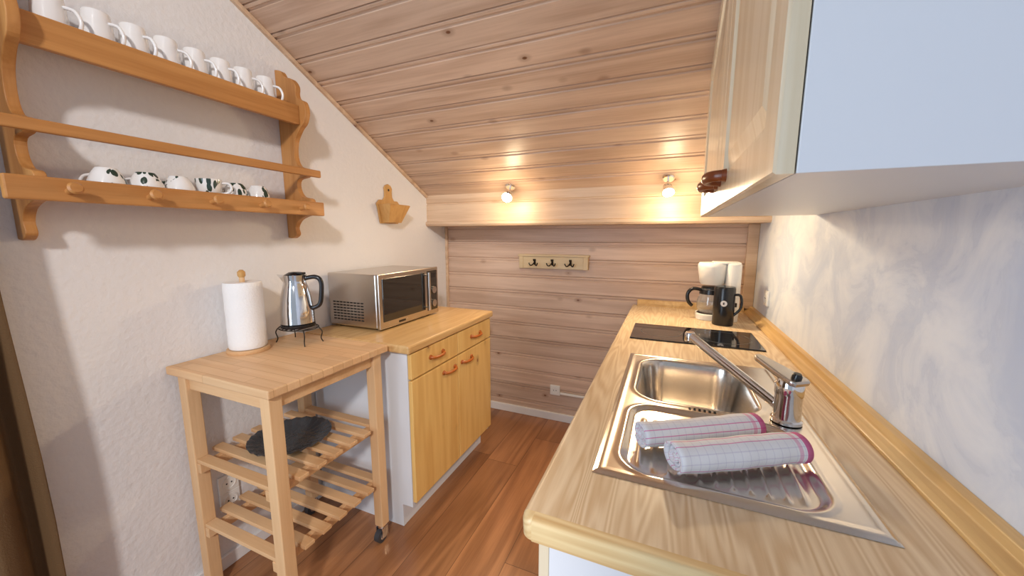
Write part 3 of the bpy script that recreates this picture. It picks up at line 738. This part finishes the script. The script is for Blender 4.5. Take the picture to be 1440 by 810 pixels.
outlet('wall_outlet', T(XL, 0.80, 0.27) @ ml, 2)
box('cable_duct', -0.648, -0.2, YB-0.012, YB-0.001, 0.20, 0.215, m_plastic, bevel=0.002)

# ---------------------------------------------------------------- spotlights
def spot(x, y, z, aim, e1, e2):
    e = empty('ceiling_spotlight')
    nrm = Vector((0, -SL, -1)).normalized()
    top = Vector((x, y+0.04, ceil_z(y+0.04)))
    m, l = along(top+nrm*-0.002, top+nrm*0.012)
    lathe('mount', [(0.032, 0), (0.032, l*0.6), (0.026, l), (0, l)], m_chrome, e, m, 28)
    hd = Vector((x, y, z))
    rod('arm', top+nrm*0.01, hd+Vector((0, 0.012, 0.0)), 0.005, m_chrome, e)
    d = Vector(aim).normalized()
    m, l = along(hd-d*0.02, hd+d*0.032)
    lathe('head', [(0, 0), (0.014, 0.001), (0.022, 0.008), (0.027, 0.03), (0.032, l), (0.029, l), (0.024, 0.03), (0.0, 0.029)], m_chrome, e, m, 28)
    m2, l2 = along(hd+d*0.012, hd+d*0.036)
    lathe('bulb', [(0, 0), (0.022, 0.0), (0.026, l2*0.6), (0.019, l2), (0, l2*1.15)], m_bulb, e, m2, 24)
    ld = bpy.data.lights.new('spot_bulb', 'SPOT'); ld.energy = e1; ld.color = (1.0, 0.78, 0.50); ld.shadow_soft_size = 0.03
    ld.spot_size = math.radians(155); ld.spot_blend = 1.0
    lo = bpy.data.objects.new('spot_bulb', ld); COL.objects.link(lo)
    lo.location = hd+d*0.05; lo.rotation_euler = d.to_track_quat('-Z', 'Y').to_euler(); lo.parent = e
    pd = bpy.data.lights.new('spot_spill', 'POINT'); pd.energy = e2; pd.color = (1.0, 0.78, 0.50); pd.shadow_soft_size = 0.05
    po = bpy.data.objects.new('spot_spill', pd); COL.objects.link(po); po.location = hd+d*0.09+Vector((0, -0.01, -0.02)); po.parent = e
spot(-0.906, 2.09, H+0.238, (0.1, -0.8, -0.5), 13, 3.2)
spot(-0.020, 2.09, H+0.238, (0.15, -0.6, -0.78), 20, 3.6)

# ---------------------------------------------------------------- curtain
vs = []; N = 90; ys = [-0.55+0.885*i/N for i in range(N+1)]
for zi, z in enumerate([0.03+2.5*k/14 for k in range(15)]):
    for i, y in enumerate(ys):
        ph = i/N*2*math.pi*8
        x = XL+0.105+0.036*math.sin(ph+0.3*math.sin(zi*0.5))+0.008*math.sin(ph*2.3+zi*0.2)
        vs.append((x, y+0.008*math.sin(zi*0.6), z))
fs = []
for zi in range(14):
    for i in range(N):
        q = zi*(N+1)+i; fs.append((q, q+1, q+N+2, q+N+1))
cu = mesh('brown_curtain', vs, fs, m_curt, smooth=True)
md = cu.modifiers.new('s', 'SOLIDIFY'); md.thickness = 0.004
rod('curtain_rod', (XL+0.105, -0.6, 2.55), (XL+0.105, 0.36, 2.55), 0.012, m_handleD)

# ---------------------------------------------------------------- lighting
def area(name, loc, tgt, sx, sy, en, col):
    ld = bpy.data.lights.new(name, 'AREA'); ld.shape = 'RECTANGLE'; ld.size = sx; ld.size_y = sy; ld.energy = en; ld.color = col
    lo = bpy.data.objects.new(name, ld); COL.objects.link(lo); lo.location = loc
    lo.rotation_euler = (Vector(tgt)-lo.location).to_track_quat('-Z', 'Y').to_euler()
area('window_daylight', (1.8, -3.5, 3.7), (-1.5, 0.8, 1.2), 0.4, 0.45, 175, (1.0, 0.965, 0.95))
area('cool_left_fill', (-1.25, -0.95, 1.35), (0.455, 1.0, 1.15), 0.7, 1.5, 25, (0.68, 0.83, 1.0))  # added cool fill from the left, brightens right wall and cabinet; no door there
w = bpy.data.worlds.new('world'); S.world = w; w.use_nodes = True
bg = w.node_tree.nodes['Background']; bg.inputs[0].default_value = (0.78, 0.87, 1.0, 1); bg.inputs[1].default_value = 0.46

# ---------------------------------------------------------------- camera
cd = bpy.data.cameras.new('camera'); cam = bpy.data.objects.new('camera', cd); COL.objects.link(cam)
cd.sensor_width = 36; cd.lens = 13.0; cd.clip_start = 0.01
yaw, p = math.radians(22.82), math.radians(8.1)
d = Vector((-math.sin(yaw)*math.cos(p), math.cos(yaw)*math.cos(p), -math.sin(p)))
r = Vector((math.cos(yaw), math.sin(yaw), 0)); u = r.cross(d)
cam.matrix_world = Matrix(((r.x, u.x, -d.x, 0), (r.y, u.y, -d.y, 0), (r.z, u.z, -d.z, H), (0, 0, 0, 1)))
S.camera = cam
S.view_settings.view_transform = 'Standard'
